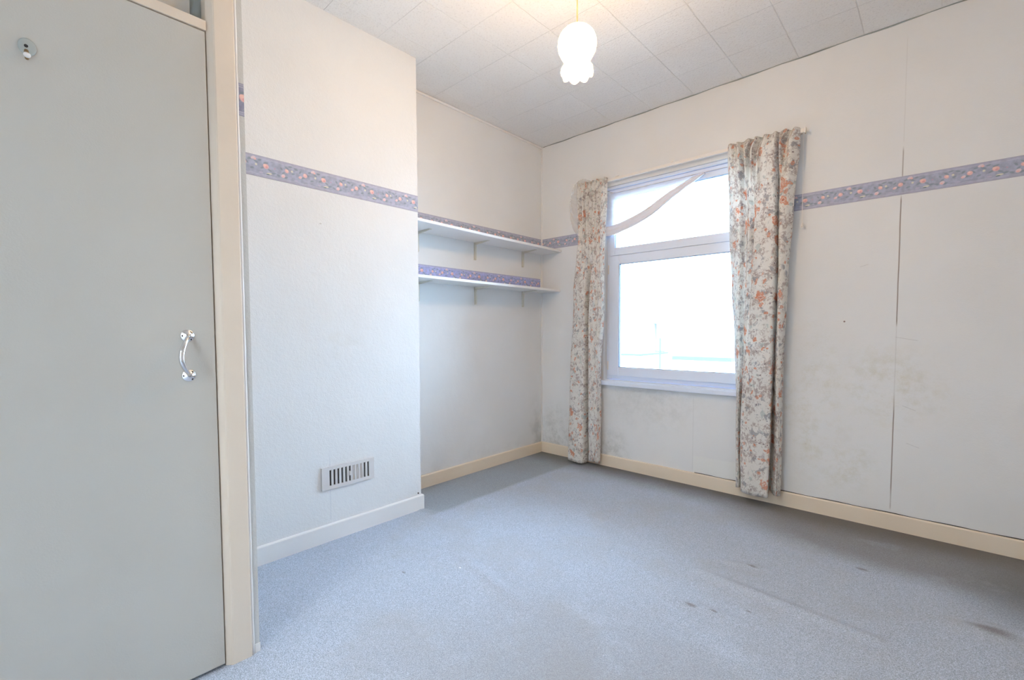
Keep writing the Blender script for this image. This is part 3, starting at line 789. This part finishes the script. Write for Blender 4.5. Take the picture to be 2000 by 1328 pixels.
# ------------------------------------------------------------------ alcove shelves
def bracket_bm(y, zt):
    bm = bmesh.new()
    add_box(bm, .0016, .0044, y-.011, y+.011, zt-.132, zt-.0015)        # wall leg
    add_box(bm, .0044, .150, y-.011, y+.011, zt-.0042, zt-.0015)        # shelf leg
    add_box(bm, .0044, .0120, y-.0035, y+.0095, zt-.128, zt-.012)       # raised rib on the wall leg
    bm2 = [bm.verts.new(p) for p in ((.0044, y-.0035, zt-.020), (.0044, y+.0035, zt-.020), (.0044, y+.0035, zt-.0042), (.0044, y-.0035, zt-.0042), (.140, y-.0035, zt-.0052), (.140, y+.0035, zt-.0052), (.140, y+.0035, zt-.0042), (.140, y-.0035, zt-.0042))]
    for f in ((0, 1, 2, 3), (7, 6, 5, 4), (0, 4, 5, 1), (1, 5, 6, 2), (2, 6, 7, 3), (3, 7, 4, 0)): bm.faces.new([bm2[k] for k in f])
    for zz in (zt-.022, zt-.112): lathe(bm, [(.004, 0), (.004, .001), (0, .002)], 10, (.0044, y-.0068, zz), 'x')
    return bm
shelf_labels = {1.744: 'white alcove shelf, the upper of the two, across the top rose border',
                1.411: 'white alcove shelf, the lower of the two, under its own strip of border'}
for zt, lab in shelf_labels.items():
    root = thing('wall_shelf', lab, 'shelf', (.1, -.78, zt), 'alcove shelves')
    root['group'] = 'shelves in the alcove'
    d0, d1 = (.216, .268) if zt > 1.6 else (.206, .238)
    bm = bmesh.new(); prism(bm, [(.0015, BY+.001), (d1, BY+.001), ((d0+d1)/2-.008, -.80), (d0, -.0018), (.0015, -.0018)], zt, zt+.0185)
    link('board', bm, MAT['shelf'], root, bevel=.002)
    for y in (-.262, -.812, -1.345): link('bracket', bracket_bm(y, zt), MAT['bracket'], root)

# ------------------------------------------------------------------ air vent on the chimney breast
vx = BX+.0006; y0, y1, z0, z1 = -2.176, -1.877, .269, .385
vent = tag(link('air_vent', B(), MAT['vent']), 'small white slotted air vent low on the chimney breast', 'vent')
bm = bmesh.new()
ys0, ys1, zs0, zs1 = -2.141, -1.903, .287, .368
nsl = 11; pitch_ = (ys1-ys0)/nsl; sw = .0105
add_box(bm, vx, vx+.009, y0, y1, z0, zs0); add_box(bm, vx, vx+.009, y0, y1, zs1, z1)
edges = [y0]
for i in range(nsl):
    c = ys0+(i+.5)*pitch_; add_box(bm, vx, vx+.009, edges[-1], c-sw/2, zs0, zs1); edges.append(c+sw/2)
add_box(bm, vx, vx+.009, edges[-1], y1, zs0, zs1)
bmesh.ops.remove_doubles(bm, verts=bm.verts, dist=1e-5)
bm.to_mesh(vent.data); bm.free()
link('backing', B((vx-.0004, vx+.0018, ys0-.004, ys1+.004, zs0-.004, zs1+.004)), MAT['dark'], vent)
# hit-and-miss slider just behind the slots on the right half, and its knob in the middle slot
bm = bmesh.new()
for i in range(6, 9):
    c = ys0+(i+.5)*pitch_; add_box(bm, vx+.002, vx+.005, c-.0012, c+sw/2, zs0, zs1)
link('slider', bm, MAT['vent'], vent)
c = ys0+5.5*pitch_
link('slider_knob', B((vx+.003, vx+.015, c-.006, c+.006, .318, .340)), MAT['vent'], vent, bevel=.0015)
# small dark nail above the skirting at the breast corner
nl = tag(link('nail', B(), MAT['screw']), 'small dark nail just above the skirting at the chimney breast corner', 'nail')
bm = bmesh.new(); lathe(bm, [(.0045, 0), (.0045, .004), (0, .005)], 10, (BX+.0003, BY-.022, .101), 'x'); bm.to_mesh(nl.data); bm.free()

# ------------------------------------------------------------------ pendant lamp
LX, LY = 1.479, -1.650
lamp = thing('pendant_lamp', 'lit tulip-shaped glass pendant lamp hanging from the tiled ceiling', 'lamp', (LX, LY, H))
bm = bmesh.new(); lathe(bm, [(0, 0), (.038, 0), (.040, -.008), (.026, -.022), (.008, -.028), (0, -.028)], 28, (LX, LY, H-.0005))
link('ceiling_rose', bm, MAT['plastic'], lamp, smooth=True)
bm = bmesh.new(); tube(bm, [(LX, LY, H-.026), (LX, LY, 2.290)], .0034, 10)
link('flex', bm, MAT['cord'], lamp, smooth=True)
bm = bmesh.new(); lathe(bm, [(.0035, .010), (.008, .008), (.011, .004), (.0135, -.002), (.012, -.010), (0, -.010)], 24, (LX, LY, 2.283))
link('lamp_holder', bm, emit_mat('lamp_holder_glow', (1, .82, .45), .3), lamp, smooth=True)  # bulb light put into the holder as a faint glow of its own
prof = [(.012, 0.0), (.028, -.004), (.050, -.014), (.066, -.031), (.0745, -.052), (.0760, -.072), (.0725, -.092), (.064, -.110), (.0545, -.124), (.0500, -.134), (.0500, -.143), (.0560, -.151), (.0620, -.160), (.0635, -.172), (.0600, -.184)]
def scallop(j, a, r, h):
    k = max(0, (j-9)/5)
    return r*(1+.035*k*math.cos(8*a)), h-.006*k*(abs(math.cos(4*a))**.8-.5)*2*(1 if j > 11 else .3)
bm = bmesh.new(); lathe(bm, prof, 96, (LX, LY, 2.279), fn=scallop, closed=True)
sh = link('lamp_shade', bm, MAT['shade'], lamp, smooth=True)
bm = bmesh.new(); lathe(bm, [(0, .0), (.012, -.002), (.013, -.030), (.024, -.050), (.030, -.072), (.026, -.094), (.014, -.108), (0, -.112)], 24, (LX, LY, 2.272))
link('bulb', bm, MAT['bulb'], lamp, smooth=True)

# added fill light behind the camera, shining in through the open doorway
ll = bpy.data.lights.new('added_fill_light', 'POINT'); ll.energy = FILL_POWER; ll.color = (.93, .98, 1.0); ll.shadow_soft_size = .20
lo = bpy.data.objects.new('added_fill_light', ll); COL.objects.link(lo); lo.location = (1.85, YS-T-.6, 2.3)

# ------------------------------------------------------------------ outside, first-floor view over pale rooftops
MAT['render'] = paint('pale_render', (.62, .60, .57), .9)
MAT['slate'] = paint('slate_roof', (.40, .42, .46), .8)
MAT['felt'] = paint('roof_felt', (.055, .065, .085), .9)
MAT['yard'] = paint('yard_concrete', (.5, .5, .48), .95)
struct(link('floor_ground_outside', B((-40, 30, .3, 60, -3.1, -3.0)), MAT['yard']))
def house(name, label, x0, x1, ya, yb, ze, zr, mat=MAT['render'], chim=None):
    root = thing(name, label, 'house', ((x0+x1)/2, (ya+yb)/2, -3.0), 'terraced houses across the yards')
    link('house_walls', B((x0, x1, ya, yb, -3.0, ze)), mat, root)
    bm = bmesh.new(); ym = (ya+yb)/2
    a = [bm.verts.new(p) for p in ((x0-.1, ya-.3, ze-.1), (x0-.1, ym, zr), (x0-.1, yb+.3, ze-.1))]
    b = [bm.verts.new(p) for p in ((x1+.1, ya-.3, ze-.1), (x1+.1, ym, zr), (x1+.1, yb+.3, ze-.1))]
    bm.faces.new(a); bm.faces.new(b[::-1]); bm.faces.new((a[0], b[0], b[1], a[1])); bm.faces.new((a[1], b[1], b[2], a[2])); bm.faces.new((a[0], a[2], b[2], b[0]))
    link('roof', bm, MAT['slate'], root)
    for cx in chim or []:
        link('chimney', B((cx-.35, cx+.35, ym-.3, ym+.3, zr-.4, zr+.9)), mat, root)
    for wx in (x1-1.4,):
        link('house_window', B((wx-.45, wx+.45, ya-.03, ya, -.2, 1.0)), MAT['slate'], root)
    return root
def Wd(px_ray, Y): return 2.542+px_ray*(Y+3.2228)
def Wz(zr, Y): return 1.0817+zr*(Y+3.2228)
Y1 = 16.0
house('house', 'pale rendered house with a slate roof seen through the left of the lower pane', Wd(-.62, Y1), Wd(-.47, Y1), Y1, Y1+6, Wz(.026, Y1), Wz(.10, Y1), chim=[Wd(-.56, Y1)])
house('house', 'pale rendered house with a slate roof seen through the right of the lower pane', Wd(-.47, Y1)+.215, Wd(-.22, Y1), Y1, Y1+6, Wz(.02, Y1), Wz(.085, Y1), chim=[Wd(-.30, Y1)])
# flat-roofed rear extensions
def ext(name, label, xa, xb, Y, z, d=2.5, h=.18):
    root = thing(name, label, 'extension', ((xa+xb)/2, Y+d/2, -3.0), 'flat-roofed extensions')
    link('extension_walls', B((xa+.05, xb-.05, Y+.05, Y+d, -3.0, z-h)), MAT['render'], root)
    link('flat_roof', B((xa, xb, Y, Y+d+.05, z-h, z)), MAT['felt'], root)
ext('roof_extension', 'flat-roofed extension with a dark felt edge, right of the pole', Wd(-.423, 9.0), Wd(-.300, 9.0), 9.0, Wz(-.0575, 9.0), 2.5, .10)
ext('roof_extension', 'small flat-roofed extension with a dark felt edge, left of the pole', Wd(-.553, 10.0), Wd(-.498, 10.0), 10.0, Wz(-.056, 10.0), 2.0, .06)
# pole in the yard
Yp = 6.0
pole = tag(link('clothes_pole', B(), MAT['felt']), 'thin dark pole standing outside below the window view', 'pole')
bm = bmesh.new(); tube(bm, [(Wd(-.4503, Yp), Yp, -3.0), (Wd(-.4503, Yp), Yp, Wz(-.018, Yp))], .022, 8)
tube(bm, [(Wd(-.4503, Yp)-.10, Yp, Wz(-.048, Yp)), (Wd(-.4503, Yp)+.10, Yp, Wz(-.048, Yp))], .012, 8)
bm.to_mesh(pole.data); bm.free()
